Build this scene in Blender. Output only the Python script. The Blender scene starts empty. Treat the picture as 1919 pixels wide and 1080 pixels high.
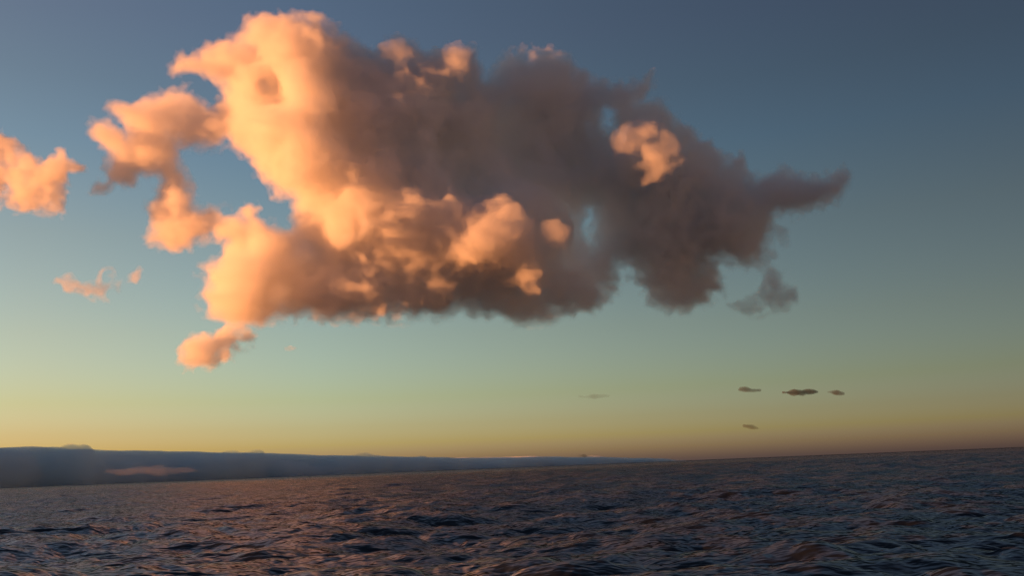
import bpy, math
import numpy as np
from mathutils import Matrix, Vector

S = bpy.context.scene
R = math.radians

# ------------------------------------------------------------------ camera
W0, H0, F = 1919.0, 1080.0, 1662.0          # photograph size and focal length in its pixels
PITCH, ROLL, CAM_H = R(11.45), R(2.3), 5.0
fwd = np.array([0, math.cos(PITCH), math.sin(PITCH)])
up0 = np.array([0, -math.sin(PITCH), math.cos(PITCH)])
rt0 = np.array([1.0, 0, 0])
right = math.cos(ROLL) * rt0 - math.sin(ROLL) * up0
up = math.sin(ROLL) * rt0 + math.cos(ROLL) * up0
cd = bpy.data.cameras.new('camera'); cam = bpy.data.objects.new('camera', cd)
S.collection.objects.link(cam); S.camera = cam
cd.sensor_width = 36.0; cd.lens = 36.0 * F / W0
cd.clip_start = 0.5; cd.clip_end = 200000
M = Matrix([[right[i], up[i], -fwd[i]] for i in range(3)]).to_4x4()
M.translation = (0, 0, CAM_H); cam.matrix_world = M

# ------------------------------------------------------------------ light
BACK = (.52, .50, .62)
SUN_AZ, SUN_EL = R(-109), R(1.8)            # azimuth from the view direction, negative to the left
sd = Vector((math.sin(SUN_AZ) * math.cos(SUN_EL), math.cos(SUN_AZ) * math.cos(SUN_EL), math.sin(SUN_EL)))
ld = bpy.data.lights.new('sun', 'SUN'); lo = bpy.data.objects.new('sun', ld); S.collection.objects.link(lo)
ld.energy = 4.3; ld.angle = R(0.5); ld.color = (1.0, 0.345, 0.095)
lo.rotation_euler = sd.to_track_quat('Z', 'Y').to_euler(); lo.location = (0, 0, 50)
w = bpy.data.worlds.new('World'); S.world = w; w.use_nodes = True
nt = w.node_tree; bg = nt.nodes['Background']
sky = nt.nodes.new('ShaderNodeTexSky'); sky.sky_type = 'NISHITA'; sky.sun_disc = False
sky.sun_elevation = SUN_EL; sky.sun_rotation = -SUN_AZ
sky.altitude = 0; sky.air_density = 1.0; sky.dust_density = 1.0; sky.ozone_density = 2.0
bg.inputs[1].default_value = 0.081
# the evening air: warmer and brighter towards the sun, violet murk at the horizon, dusk rising on the side away from it
tc = nt.nodes.new('ShaderNodeTexCoord'); sx = nt.nodes.new('ShaderNodeSeparateXYZ'); nt.links.new(tc.outputs['Generated'], sx.inputs[0])
def ramp(sock, lo_, hi_, stops, top=3.0):
    mr = nt.nodes.new('ShaderNodeMapRange'); mr.inputs['From Min'].default_value = lo_; mr.inputs['From Max'].default_value = hi_
    cr = nt.nodes.new('ShaderNodeValToRGB'); e = cr.color_ramp.elements
    nt.links.new(sock, mr.inputs[0]); nt.links.new(mr.outputs[0], cr.inputs[0])
    for i, (p_, c) in enumerate(stops):
        q = e[i] if i < 2 else e.new((p_ - lo_) / (hi_ - lo_))
        q.position = (p_ - lo_) / (hi_ - lo_); q.color = (c[0] / top, c[1] / top, c[2] / top, 1)
    return cr.outputs[0]
def mul(a, b, k=3.0):
    m_ = nt.nodes.new('ShaderNodeVectorMath'); m_.operation = 'MULTIPLY'
    nt.links.new(a, m_.inputs[0]); nt.links.new(b, m_.inputs[1])
    n_ = nt.nodes.new('ShaderNodeVectorMath'); n_.operation = 'SCALE'; n_.inputs['Scale'].default_value = k
    nt.links.new(m_.outputs[0], n_.inputs[0]); return n_.outputs[0]
el = ramp(sx.outputs[2], 0.0, 1.0, [(0, (1.95, 2.9, 30)), (1, (1.1, 1.0, 1.05)), (.015, (2.25, 2.95, 13)), (.03, (2.3, 2.8, 5.4)), (.05, (2.1, 2.35, 3.5)),
     (.08, (2.0, 2.1, 2.2)), (.15, (2.0, 1.85, 1.7)), (.25, (1.8, 1.6, 1.42)), (.34, (1.45, 1.42, 1.4)), (.4, (1.38, 1.26, 1.23)), (.46, (1.38, 1.17, 1.19))], 36.0)
az = ramp(sx.outputs[0], -1.0, 1.0, [(-1, (1.5,) * 3), (1, (.4,) * 3), (-.48, (1.37, 1.21, 1.13)), (-.22, (1.18,) * 3), (.03, (1,) * 3), (.27, (.77, .79, .82)), (.4, (.65, .66, .69)), (.5, (.55, .56, .6))])
bk = ramp(sx.outputs[1], -0.6, 0.5, [(-.6, BACK), (.5, (1, 1, 1))])
nt.links.new(mul(mul(mul(sky.outputs[0], el, 36.0), az), bk), bg.inputs[0])
S.view_settings.view_transform = 'Standard'; S.view_settings.look = 'None'
S.view_settings.exposure = 1.3; S.view_settings.gamma = 1.0
S.render.engine = 'CYCLES'
cy = S.cycles
cy.use_denoising = True; cy.denoiser = 'OPENIMAGEDENOISE'
cy.use_adaptive_sampling = True; cy.adaptive_threshold = 0.02
cy.max_bounces = 12; cy.volume_bounces = 11; cy.glossy_bounces = 3; cy.diffuse_bounces = 2
cy.sample_clamp_indirect = 4.0

# ------------------------------------------------------------------ helpers
def link(o, **kw):
    S.collection.objects.link(o)
    for k, v in kw.items(): o[k] = v
    return o

def quads_mesh(name, v, f, smooth=True):
    me = bpy.data.meshes.new(name)
    me.vertices.add(len(v)); me.vertices.foreach_set('co', np.ascontiguousarray(v, np.float32).ravel())
    me.loops.add(4 * len(f)); me.loops.foreach_set('vertex_index', np.ascontiguousarray(f, np.int32).ravel())
    me.polygons.add(len(f)); me.polygons.foreach_set('loop_start', np.arange(0, 4 * len(f), 4, dtype=np.int32))
    me.polygons.foreach_set('use_smooth', np.full(len(f), smooth))
    me.update(calc_edges=True); return me

def surface_nets(a, iso):
    """closed quad surface of a > iso on a regular grid; vertices in grid units"""
    s = a > iso
    nx, ny, nz = a.shape
    c = np.zeros((nx - 1, ny - 1, nz - 1), np.uint8)
    for i in (0, 1):
        for j in (0, 1):
            for k in (0, 1):
                c += s[i:nx - 1 + i, j:ny - 1 + j, k:nz - 1 + k]
    act = (c > 0) & (c < 8)
    idx = np.full(act.shape, -1, np.int32)
    I, J, K = np.nonzero(act); n = len(I)
    if n == 0: return np.zeros((0, 3)), np.zeros((0, 4), int)
    idx[I, J, K] = np.arange(n)
    acc = np.zeros((n, 3)); cnt = np.zeros(n)
    corners = [(i, j, k) for i in (0, 1) for j in (0, 1) for k in (0, 1)]
    val = {q: a[I + q[0], J + q[1], K + q[2]] for q in corners}
    for p in corners:
        for ax in range(3):
            if p[ax] == 0:
                q = list(p); q[ax] = 1; q = tuple(q)
                va, vb = val[p] - iso, val[q] - iso
                m = (va > 0) != (vb > 0)
                t = np.where(m, va / np.where(m, va - vb, 1), 0)
                pt = np.repeat(np.array([p], float), n, 0); pt[:, ax] = t
                acc += pt * m[:, None]; cnt += m
    v = acc / cnt[:, None] + np.stack([I, J, K], 1)
    F_ = []
    for ax in range(3):
        sl0 = [slice(1, -1)] * 3; sl1 = [slice(1, -1)] * 3
        sl0[ax] = slice(0, -1); sl1[ax] = slice(1, None)
        s0, s1 = s[tuple(sl0)], s[tuple(sl1)]
        P = np.argwhere(s0 != s1); d = s0[s0 != s1]
        off = np.array([1, 1, 1]); off[ax] = 0; P = P + off
        b, cc = [(1, 2), (2, 0), (0, 1)][ax]
        eb = np.zeros(3, int); eb[b] = 1; ec = np.zeros(3, int); ec[cc] = 1
        def g(Q): return idx[Q[:, 0], Q[:, 1], Q[:, 2]]
        q = np.stack([g(P - eb - ec), g(P - ec), g(P), g(P - eb)], 1)
        q[~d] = q[~d][:, ::-1]
        F_.append(q)
    f = np.concatenate(F_); f = f[(f >= 0).all(1)]
    return v, f

def noise3(shape, cell, rng, off=0.0):
    """smooth noise, about -1..1, on a regular grid; cell in grid steps per axis"""
    cell = [cell] * 3 if np.isscalar(cell) else cell
    B = []
    for n, c in zip(shape, cell):
        x = (np.arange(n) + rng.random() * c) / c + 1
        i = np.floor(x).astype(int); t = x - i; m = np.zeros((n, i.max() + 3), np.float32); r = np.arange(n)
        m[r, i - 1] = (1 - t) ** 3 / 6; m[r, i] = (3 * t ** 3 - 6 * t ** 2 + 4) / 6
        m[r, i + 1] = (-3 * t ** 3 + 3 * t ** 2 + 3 * t + 1) / 6; m[r, i + 2] = t ** 3 / 6
        B.append(m)
    L = rng.uniform(-1, 1, [b.shape[1] for b in B]).astype(np.float32)
    a = np.tensordot(B[0], L, (1, 0))
    a = np.einsum('jb,ibk->ijk', B[1], a, optimize=True)
    a = np.tensordot(a, B[2], (2, 1))
    return a * 3.2

def poly_sdf(polys, xs, ys):
    """signed distance to an outline with holes, positive inside"""
    X, Y = np.meshgrid(xs, ys, indexing='ij'); d = np.full(X.shape, 1e9); ins = np.zeros(X.shape, bool)
    for P in polys:
        P = np.array(P, float); Q = np.roll(P, -1, 0)
        for (x0, y0), (x1, y1) in zip(P, Q):
            dx, dy = x1 - x0, y1 - y0; L = dx * dx + dy * dy + 1e-9
            t = np.clip(((X - x0) * dx + (Y - y0) * dy) / L, 0, 1)
            d = np.minimum(d, (X - x0 - t * dx) ** 2 + (Y - y0 - t * dy) ** 2)
            if y0 != y1:
                c = ((y0 > Y) != (y1 > Y)) & (X < (x1 - x0) * (Y - y0) / (y1 - y0) + x0)
                ins ^= c
    return np.where(ins, 1, -1) * np.sqrt(d)

def sample2(A, x, y, x0, y0, st):
    fx = np.clip((x - x0) / st, 0, A.shape[0] - 1.001); fy = np.clip((y - y0) / st, 0, A.shape[1] - 1.001)
    i = fx.astype(np.int32); j = fy.astype(np.int32); a = (fx - i).astype(np.float32); b = (fy - j).astype(np.float32)
    A = A.astype(np.float32)
    return (A[i, j] * (1 - a) + A[i + 1, j] * a) * (1 - b) + (A[i, j + 1] * (1 - a) + A[i + 1, j + 1] * a) * b

_vm = {}
def vol_mat(name, dens, col=(0.97, 0.96, 0.97), g=0.0, absorb=0.025, acol=(.9, .5, .4)):
    key = (name, dens, absorb, acol)
    if key in _vm: return _vm[key]
    m = bpy.data.materials.new(name); m.use_nodes = True; t = m.node_tree; t.nodes.clear()
    o = t.nodes.new('ShaderNodeOutputMaterial')
    s = t.nodes.new('ShaderNodeVolumeScatter'); s.inputs['Color'].default_value = (*col, 1)
    s.inputs['Density'].default_value = dens; s.inputs['Anisotropy'].default_value = g
    a = t.nodes.new('ShaderNodeVolumeAbsorption'); a.inputs['Color'].default_value = (*acol, 1)
    a.inputs['Density'].default_value = dens * absorb
    ad = t.nodes.new('ShaderNodeAddShader')
    t.links.new(s.outputs[0], ad.inputs[0]); t.links.new(a.outputs[0], ad.inputs[1]); t.links.new(ad.outputs[0], o.inputs['Volume'])
    _vm[key] = m; return m

def build_cloud(name, label, polys, relief, D, step, half, layers, seed, category='cloud', bumps=(), dents=(), amp=1.0,
                warp=1.0, rs=60.0, sq=1.0, flat=1.0, group=None, absorb=0.025, pad=26, grow=2.0, fine=1.0, acol=(.9, .5, .4)):
    """A cloud: an outline (photograph pixels, at D metres) swollen to a rounded body of real depth, its front pushed in and
    out by the relief points and bumps, its skin broken up by billows. layers: (inset, density) shells, one inside the other."""
    U = D / F                                               # metres per photo pixel at distance D
    rng = np.random.default_rng(seed)
    P = np.concatenate([np.array(p, float) for p in polys])
    x0, y0 = P.min(0) - pad; x1, y1 = P.max(0) + pad
    zs = [r[2] for r in relief] or [0]
    z0, z1 = min(zs) - half * 1.05 - pad, max(zs) + half * 1.05 + pad
    for b in bumps: z0 = min(z0, b[2] - b[3] - pad)
    nx, ny, nz = [int((b - a) / step) + 2 for a, b in ((x0, x1), (y0, y1), (z0, z1))]
    gx = x0 + np.arange(nx) * step; gy = y0 + np.arange(ny) * step; gz = (z0 + np.arange(nz) * step).astype(np.float32)
    sd2 = poly_sdf(polys, gx, gy)
    GX, GY = np.meshgrid(gx, gy, indexing='ij')
    wsum = np.full(GX.shape, 1e-6); zc = np.zeros(GX.shape)
    for r in relief:
        s_ = r[3] if len(r) > 3 else rs
        wg = 1 / (1 + ((GX - r[0]) ** 2 + (GY - r[1]) ** 2) / (s_ * s_)) ** 3
        wsum += wg; zc += wg * r[2]
    zc /= wsum
    for px_, py_, am_, s_ in dents: zc += am_ * np.exp(-((GX - px_) ** 2 + (GY - py_) ** 2) / (2 * s_ * s_))
    # lines of sight fan out, so nearer slices are looked up towards the middle of the picture
    scale = ((D + gz * U) / D)
    cx, cy_ = W0 / 2, H0 / 2
    # grid index space is (right, down, away) in units of photo pixels at distance D
    shape = (nx, ny, nz)
    n_a = noise3(shape, 46 / step, rng); n_b = noise3(shape, 46 / step, rng)
    n_c = noise3(shape, 20 / step, rng); n_d = noise3(shape, 20 / step, rng)
    wx = (n_a * 3 + n_c * 3.5) * warp; wy = (n_b * 3 + n_d * 3.5) * warp
    PX = cx + (GX[:, :, None] - cx) / scale[None, None, :] + wx
    PY = cy_ + (GY[:, :, None] - cy_) / scale[None, None, :] + wy
    del wx, wy, n_c, n_d
    d = sample2(sd2, PX, PY, x0, y0, step); z = sample2(zc, PX, PY, x0, y0, step)
    del PX, PY
    dz = (gz[None, None, :] - z) * flat
    Rr = half
    q = Rr - np.clip(d, -1e9, Rr)
    body = Rr - np.sqrt(q * q + (dz * sq) ** 2)
    body = np.minimum(body, d)
    body = body.astype(np.float32)
    noise_ = np.zeros(shape, np.float32)
    deep = np.clip((d + 4) / (half * .55), 0.0, 1)
    for cell, am, bias in ((60, 20, 0.30), (32, 15, 0.28), (17, 12, 0.28), (9, 5.5, 0.28), (5, 2.6, 0.3)):
        if cell < step * 1.5: continue
        nn = noise3(shape, cell / step, rng)
        nn = (1 - 2.2 * np.abs(nn)) if cell > 12 else nn
        nn -= nn[::3, ::3, ::3].mean()
        k = deep if cell >= 60 else (0.12 + 0.88 * deep if cell > 20 else (.45 + .55 * deep if cell > 12 else .75 + .25 * deep))
        noise_ += nn * am * (amp if cell > 12 else fine) * k
    body = body + noise_
    for bx_, by_, bz_, br_ in bumps:
        bb = noise_ * .45 + br_ - np.sqrt((GX[:, :, None] - bx_) ** 2 + (GY[:, :, None] - by_) ** 2 + (gz[None, None, :] - bz_) ** 2)
        h = np.clip(0.5 + 0.5 * (bb - body) / 26, 0, 1)
        body = body * (1 - h) + bb * h + 8 * h * (1 - h)
    body = (body + grow).astype(np.float32); del noise_
    body[0] = body[-1] = -50; body[:, 0] = body[:, -1] = -50; body[:, :, 0] = body[:, :, -1] = -50
    V, Fc, MI = [], [], []; nv = 0
    for li, (inset, dens) in enumerate(layers):
        v, f = surface_nets(body, inset)
        V.append(v); Fc.append(f + nv); MI.append(np.full(len(f), li, np.int32)); nv += len(v)
    v = np.concatenate(V); f = np.concatenate(Fc); mi = np.concatenate(MI)
    X = (x0 + v[:, 0] * step - cx) * U; Y = -(y0 + v[:, 1] * step - cy_) * U; Z = D + (z0 + v[:, 2] * step) * U
    wv = X[:, None] * right + Y[:, None] * up + Z[:, None] * fwd + np.array([0, 0, CAM_H])
    base = np.array([(wv[:, 0].min() + wv[:, 0].max()) / 2, (wv[:, 1].min() + wv[:, 1].max()) / 2, wv[:, 2].min()])
    me = quads_mesh(name, wv - base, f)
    for li, (inset, dens) in enumerate(layers): me.materials.append(vol_mat('cloud_vapour_%d' % li, dens, absorb=absorb, acol=acol))
    me.polygons.foreach_set('material_index', mi)
    o = link(bpy.data.objects.new(name, me), label=label, category=category)
    o.location = base
    if group: o['group'] = group
    print(name, shape, len(f)); return o

# ------------------------------------------------------------------ the clouds
main_outline = [(452,52),(462,32),(490,24),(530,26),(565,22),(600,30),(635,55),(668,75),(700,95),(712,82),(745,75),(772,88),(800,100),
 (825,95),(860,88),(888,92),(898,120),(905,150),(925,128),(950,98),(985,84),(1030,94),(1070,113),(1110,138),(1150,160),(1195,150),
 (1222,140),(1225,160),(1200,185),(1240,190),(1262,215),(1300,240),(1340,275),(1370,295),(1385,288),(1400,310),(1415,330),(1440,325),
 (1470,315),(1505,328),(1545,328),(1585,316),(1625,312),(1668,314),(1640,328),(1600,346),(1555,378),(1525,395),(1490,400),(1455,410),(1445,440),(1448,480),
 (1420,498),(1395,495),(1352,500),(1350,530),(1358,555),(1345,545),(1320,570),(1285,585),(1250,585),(1225,570),(1195,535),(1165,510),
 (1160,545),(1130,570),(1095,585),(1060,590),(1020,600),(985,612),(955,605),(930,595),(880,592),(770,598),(700,600),(620,600),(560,597),
 (520,603),(485,607),(455,612),(425,598),(390,588),(380,560),(390,530),(385,510),(370,505),(372,498),(395,500),(410,480),(420,455),
 (400,448),(370,450),(350,468),(325,470),(290,460),(270,452),(285,430),(275,395),(290,370),(300,345),(288,330),(265,335),(245,345),
 (215,340),(195,355),(172,355),(175,345),(200,335),(192,310),(200,285),(180,262),(172,245),(178,228),(205,236),(238,249),(232,236),(212,218),
 (198,208),(205,195),(240,192),(285,185),(310,175),(340,172),(375,185),(400,200),(415,190),(418,165),(395,145),(370,135),(345,140),
 (328,145),(325,125),(335,102),(370,98),(400,85),(440,75),(452,70)]
hole_a = [(335,285),(375,285),(400,280),(430,262),(445,270),(470,300),(480,325),(500,345),(515,370),(545,375),(552,400),(545,430),
 (515,428),(490,415),(480,405),(485,390),(465,385),(452,395),(455,410),(430,405),(390,395),(365,385),(360,350),(345,320),(330,300)]
hole_b = [(1099,395),(1106,393),(1111,425),(1109,462),(1100,458),(1097,430)]
hole_c = [(1138,208),(1152,214),(1150,238),(1140,246),(1132,228)]
relief = [(200,240,-40),(300,230,0),(330,400,-20),(250,320,20),(340,110,0),(480,60,-30),(450,110,0),(500,160,60,25),(560,180,-80),
 (600,60,-20),(540,280,-100),(600,300,-115),(560,400,-85),(680,130,35),(740,95,0,30),(860,105,20,30),(700,240,0),(780,250,30),(860,230,80),
 (985,100,160),(980,260,230),(1100,250,260),(900,330,90),(700,320,-55),(800,325,-10),(650,400,-100),(760,415,-125),(860,420,-135),(930,420,-105),(1040,430,0,25),
 (420,540,-130),(480,460,-110),(570,470,-20,40),(560,560,-60),(680,530,-88),(800,535,-68),(950,530,-15),(1000,595,0,30),(1070,560,60,40),
 (1200,170,200,40),(1200,270,50,35),(1300,350,250),(1400,350,270),(1250,500,270),(1550,350,290),(1180,440,260),(1150,400,260,40),(1140,500,220,40)]
LAY = ((0.0, 0.0035), (6.0, 0.006), (18.0, 0.012))
LAYS = ((0.0, 0.005), (5.0, 0.010), (12.0, 0.012))
build_cloud('sunset_cloud', 'huge billowing cloud, orange on its left and smoky grey on its right', [main_outline, hole_a, hole_b, hole_c],
            relief, 3000.0, 3.3, 105.0, LAY, 7, bumps=[(1171,292,-110,38),(1208,298,-88,40),(1215,295,-50,44),(1000,592,-62,22),(1030,588,-55,22),(1030,455,-185,27),(755,122,-95,27),(858,128,-78,27)], amp=.82, fine=2.0, grow=3,
            dents=[(590,598,-60,13),(630,598,-60,13),(670,598,-60,13),(710,598,-60,13),(750,597,-50,13),
                   (503,168,50,24),(520,184,40,14),(480,150,25,14),(350,205,90,26),(600,140,60,25),(640,230,50,25),(420,215,60,20),(448,452,50,15),(530,548,80,17),(620,340,40,20),(455,455,30,12),(575,475,130,26),(535,548,45,14),(640,490,60,20),(560,330,-30,18),(770,400,-25,18),
                   (600,230,25,20),(430,500,-25,14),(235,300,30,20),(340,430,25,14),(470,110,25,12),(700,160,30,25),(860,170,40,25),(560,90,25,16)])
build_cloud('cloud', 'ragged orange cloud cut off by the left edge of the photo',
            [[(-60,262),(-30,240),(0,245),(18,250),(35,280),(60,292),(78,308),(95,292),(125,288),(140,305),(158,312),(135,325),(132,350),
              (122,385),(100,398),(60,400),(30,390),(5,375),(-30,385),(-60,350)]],
            [(-40,300,50),(20,310,20),(70,345,-10),(120,320,-40)], 2900.0, 2.5, 40.0, LAYS, 11, amp=.65, warp=1.3, fine=2.0)
build_cloud('cloud', 'small puffy cloud, orange with a grey right half, below the big cloud',
            [[(340,640),(352,625),(380,622),(400,628),(418,612),(445,612),(470,618),(488,628),(470,642),(452,652),(446,675),(430,690),
              (395,697),(345,692),(332,680)]],
            [(370,660,-10),(430,665,70,25),(470,630,10)], 2800.0, 1.6, 32.0, LAYS, 12, amp=.5, warp=1.0, fine=1.5)
build_cloud('cloud', 'thin pink wisp of cloud hanging alone in the left sky',
            [[(108,522),(125,520),(150,533),(180,543),(192,530),(195,512),(210,508),(220,525),(215,545),(200,562),(180,560),(150,548),(120,540)],
             [(238,512),(255,508),(263,520),(250,530),(240,524)]],
            [(180,535,0)], 2900.0, 2.0, 13.0, ((0.0, 0.006), (4.0, 0.008)), 13, amp=.35, warp=1.5, grow=5, fine=1.2)
build_cloud('cloud', 'faint pinkish brown scrap of cloud below the grey end of the big cloud',
            [[(1370,574),(1405,558),(1418,535),(1432,512),(1445,500),(1462,510),(1474,530),(1500,542),(1508,562),(1478,576),(1435,584),(1390,588)]],
            [(1440,550,120)], 3000.0, 2.0, 24.0, ((0.0, 0.004), (5.0, 0.006)), 34, amp=.5, warp=1.8, fine=1.3, grow=4)
build_cloud('cloud', 'faint grey shred of cloud under the pointed right tip of the big cloud',
            [[(1465,420),(1490,430),(1510,415),(1530,405),(1535,440),(1532,475),(1515,470),(1500,455),(1480,465),(1462,450)]],
            [(1500,440,260)], 3000.0, 2.2, 16.0, ((0.0, 0.004), (5.0, 0.004)), 35, amp=.5, warp=2.2, fine=1.2, grow=3)

def streak(label, x0, x1, y, th, tilt, D, dens, seed, group='small dark cloud streaks low over the horizon', absorb=6, acol=(0, 0, 0)):  # default heavy black absorption puts shade into the vapour, so streaks look unlit
    n = 9; rng = np.random.default_rng(seed); t = np.linspace(0, 1, n); top, bot = [], []
    for a in t:
        px = x0 + a * (x1 - x0); hh = th * (0.12 + 0.8 * math.sin(math.pi * min(max(a, .05), .95)) ** 1.1) * rng.uniform(.75, 1.15)
        top.append((px, y + tilt * (a - .5) - hh * .55)); bot.append((px, y + tilt * (a - .5) + hh * .45))
    build_cloud('cloud', label, [top + bot[::-1]], [((x0 + x1) / 2, y, 0)], D, 1.0, th * 1.2, ((0.0, dens),), seed, amp=.15, fine=.3, warp=.6,
                pad=8, grow=.5, group=group, acol=acol, absorb=absorb)
G0 = 'small dark cloud streaks low over the horizon'
streak('dark thin cloud streak, left of the three dark streaks in a row', 1370, 1426, 733, 9, -3, 14000., .0011, 21)
streak('longest and darkest of the three cloud streaks in a row', 1469, 1531, 736, 12, -3, 14000., .0015, 22)
streak('shortest cloud streak at the right end of the row of three', 1550, 1582, 739, 10, 1, 14000., .0011, 23)
streak('barely visible long thin cloud streak, far left of the dark row', 1084, 1142, 744, 6, -1, 14000., .0003, 24)
streak('faint brown cloud streak alone just above the horizon', 1392, 1434, 803, 8, 5, 16000., .0007, 25)
streak('tiny dark cloud puff on the end of the low cloud bank', 1080, 1108, 854, 7, 0, 20000., .0006, 26)
build_cloud('cloud', 'tiny pink fleck of cloud in open sky under the big cloud',
            [[(534,652),(545,648),(554,654),(545,660),(536,659)]], [(544,654,0)], 2800.0, 1.2, 5.0, ((0.0, 0.012),), 31, amp=.2, fine=.3, warp=.3, pad=8, grow=.5)

streak('pale pink cloud streak lying across the front of the blue grey cloud bank', 180, 372, 885, 17, -2, 13000., .0004, 28, None, .03)

# ------------------------------------------------------------------ low cloud bank along the left horizon
def cloud_bank():
    """runs from the near left to the far right, so that it shrinks towards the horizon and its front is turned from the sun"""
    rng = np.random.default_rng(5)
    n, m = 700, 64
    s = np.linspace(0, 1, n)
    px = np.linspace(-700, 1262, n)
    U_ = (px - W0 / 2) / F
    Y = np.interp(px, [-700, 0, 600, 1262], [15000, 19000, 24000, 33000])
    X = U_ * Y * 1.0
    toppx = np.interp(px, [-700, 0, 90, 100, 300, 600, 840, 1000, 1180, 1262], [851, 851, 849, 852, 853, 856, 859, 859, 860, 868])
    nz = sum(np.interp(px, np.linspace(-700, 1262, k), rng.uniform(-1, 1, k)) * a for k, a in ((14, 2.0), (40, 1.4), (120, .8), (300, .4)))
    toppx = toppx + nz * .8
    hor = 915 - (px / 1919) * 77.0
    H = np.maximum((hor - toppx), 0.5) / F * np.hypot(X, Y)
    a = np.linspace(0, 2 * np.pi, m, endpoint=False)
    dep = 1500.0
    v = np.zeros((n, m, 3))
    ca, sa = np.cos(a), np.sin(a)
    rz = np.sign(sa) * np.abs(sa) ** .6; ry = np.sign(ca) * np.abs(ca) ** .8
    tx = np.gradient(X); ty = np.gradient(Y); L = np.hypot(tx, ty); nxn, nyn = ty / L, -tx / L
    rough = noise3((n, m, 3), (14, 7, 3), rng)[:, :, 0] * .22 + noise3((n, m, 3), (5, 4, 3), rng)[:, :, 0] * .09
    endt = np.clip((1 - s) / .06, .02, 1)[:, None] ** .5
    wdt = dep * (1 + rough) * endt
    v[:, :, 0] = X[:, None] + nxn[:, None] * wdt * ry[None]; v[:, :, 1] = Y[:, None] + nyn[:, None] * wdt * ry[None]
    v[:, :, 2] = np.maximum(rz, -.2)[None] * H[:, None] * (1 + np.where(rz[None] > .9, 0, rough))
    v = v.reshape(-1, 3)
    I = np.arange(n - 1)[:, None] * m; J = np.arange(m)[None]; J2 = (J + 1) % m
    f = np.stack([I + J, I + m + J, I + m + J2, I + J2], -1).reshape(-1, 4)
    c0 = len(v); v = np.concatenate([v, [v[:m].mean(0), v[-m:].mean(0)]])
    k = np.arange(0, m, 2); k1 = k + 1; k2 = (k + 2) % m; o2 = (n - 1) * m
    f = np.concatenate([f, np.stack([np.full(len(k), c0), k, k1, k2], 1), np.stack([np.full(len(k), c0 + 1), o2 + k2, o2 + k1, o2 + k], 1)])
    base = np.array([v[:, 0].mean(), v[:, 1].mean(), 0.0])
    me = quads_mesh('cloud_bank', v - base, f); me.materials.append(vol_mat('bank_vapour', 0.003, absorb=.06, acol=(0, .88, 1)))  # blue absorption tint stands in for haze in front of the shaded bank
    o = link(bpy.data.objects.new('cloud_bank', me), label='long low blue grey cloud bank lying along the left horizon', category='cloud bank')
    o.location = base
cloud_bank()

# ------------------------------------------------------------------ the sea
def ocean_patch(N, L, wind, seed, wdir, small, big):
    rng = np.random.default_rng(seed)
    k1 = np.fft.fftfreq(N, L / N) * 2 * np.pi; KX, KY = np.meshgrid(k1, k1, indexing='ij'); K = np.hypot(KX, KY); K[0, 0] = 1
    Lw = wind ** 2 / 9.81
    ph = np.exp(-1 / (K * Lw) ** 2) / K ** 4 * np.abs((KX * wdir[0] + KY * wdir[1]) / K) ** 2
    ph += .12 * np.exp(-1 / (K * Lw) ** 2) / K ** 4
    ph *= np.exp(-(K * small) ** 2); ph[2 * np.pi / K > big] = 0; ph[0, 0] = 0
    h = (rng.normal(size=K.shape) + 1j * rng.normal(size=K.shape)) * np.sqrt(ph)
    z = np.fft.ifft2(h).real; sc = 1 / z.std()
    dx = np.fft.ifft2(-1j * KX / K * h).real * sc; dy = np.fft.ifft2(-1j * KY / K * h).real * sc
    return z * sc, dx, dy

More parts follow.
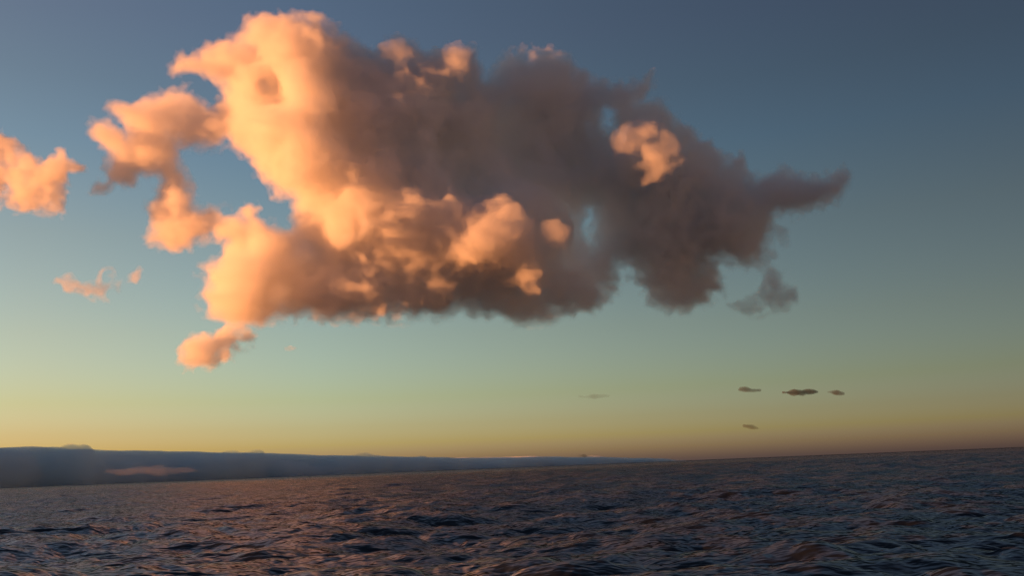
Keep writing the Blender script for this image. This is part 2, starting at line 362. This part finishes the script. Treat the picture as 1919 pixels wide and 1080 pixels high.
def sea():
    ang_f = np.linspace(R(-52), R(52), 1100); ang_b = np.linspace(R(52), R(308), 90)[1:-1]
    ang = np.concatenate([ang_f, ang_b])
    r = np.concatenate([[0.5, 3], np.geomspace(7, 1200, 820), np.geomspace(1260, 150000, 60)])
    RR, A = np.meshgrid(r, ang, indexing='ij'); X = RR * np.sin(A); Y = RR * np.cos(A)
    Z = np.zeros_like(X); DX = np.zeros_like(X); DY = np.zeros_like(X)
    dr = np.gradient(r)[:, None]; cell = np.maximum(dr, RR * R(104) / 1100)
    for (N, L, wind, seed, wd, small, big, amp) in ((512, 173., 8., 1, (.35, -.93), .25, 200, .36), (512, 61., 4., 2, (-.3, -.95), .09, 12, .155),
                                                   (512, 23., 3., 3, (.6, -.8), .03, 3, .03)):
        z, dx, dy = ocean_patch(N, L, wind, seed, np.array(wd), small, big)
        fx = (X / L * N) % N; fy = (Y / L * N) % N
        i = fx.astype(int) % N; j = fy.astype(int) % N; a = fx - np.floor(fx); b = fy - np.floor(fy); i1 = (i + 1) % N; j1 = (j + 1) % N
        lim = min(big, L) * .25
        fade = np.clip(1.6 - cell / (lim * .35), 0, 1) * amp
        for T, src, s_ in ((Z, z, 1), (DX, dx, .8), (DY, dy, .8)):
            T += ((src[i, j] * (1 - a) + src[i1, j] * a) * (1 - b) + (src[i, j1] * (1 - a) + src[i1, j1] * a) * b) * fade * s_
    front = (np.abs(np.where(A > np.pi, A - 2 * np.pi, A)) < R(54)) * np.clip((RR - 3) / 5, 0, 1)
    v = np.stack([X + DX * front, Y + DY * front, Z * front], -1)
    n, m = X.shape; v = v.reshape(-1, 3)
    I = np.arange(n - 1)[:, None] * m; J = np.arange(m)[None]; J2 = (J + 1) % m
    f = np.stack([I + J, I + J2, I + m + J2, I + m + J], -1).reshape(-1, 4)
    me = quads_mesh('water', v, f)
    me.materials.append(water_mat())
    link(bpy.data.objects.new('water', me), kind='structure', label='dark choppy open sea')

def water_mat():
    m = bpy.data.materials.new('sea_water'); m.use_nodes = True; t = m.node_tree; N = t.nodes; N.clear()
    out = N.new('ShaderNodeOutputMaterial'); df = N.new('ShaderNodeBsdfDiffuse'); gl = N.new('ShaderNodeBsdfGlossy'); mx = N.new('ShaderNodeMixShader')
    df.inputs['Color'].default_value = (.010, .013, .017, 1); gl.inputs['Color'].default_value = (1, 1, 1, 1); gl.inputs['Roughness'].default_value = .33
    fr = N.new('ShaderNodeFresnel'); fr.inputs['IOR'].default_value = 1.33
    # steep little waves hide and shade each other, so the mirror never gets brighter than a part of the sky it shows
    mr = N.new('ShaderNodeValToRGB'); e = mr.color_ramp.elements
    for i, (p_, c) in enumerate(((0, .02), (1, .02), (.06, .07), (.14, .30), (.28, .52), (.42, .41), (.6, .09))):
        q = e[i] if i < 2 else e.new(p_)
        q.position = p_; q.color = (c, c, c, 1)
    t.links.new(fr.outputs[0], mr.inputs[0]); t.links.new(mr.outputs[0], mx.inputs[0])
    t.links.new(df.outputs[0], mx.inputs[1]); t.links.new(gl.outputs[0], mx.inputs[2]); t.links.new(mx.outputs[0], out.inputs[0])
    g = N.new('ShaderNodeNewGeometry')
    mp = N.new('ShaderNodeMapping'); mp.inputs['Scale'].default_value = (.7, 1.3, 1)
    t.links.new(g.outputs['Position'], mp.inputs[0])
    prev = None
    for sc, dist, st in ((.12, 1.9, 1.), (.5, .5, 1.), (2., .05, .6)):
        n = N.new('ShaderNodeTexNoise'); n.inputs['Scale'].default_value = sc; n.inputs['Detail'].default_value = 3
        b = N.new('ShaderNodeBump'); b.inputs['Strength'].default_value = st; b.inputs['Distance'].default_value = dist
        t.links.new(mp.outputs[0], n.inputs['Vector']); t.links.new(n.outputs[0], b.inputs['Height'])
        if prev: t.links.new(prev.outputs[0], b.inputs['Normal'])
        prev = b
    for q in (df, gl, fr): t.links.new(prev.outputs[0], q.inputs['Normal'])
    return m
sea()
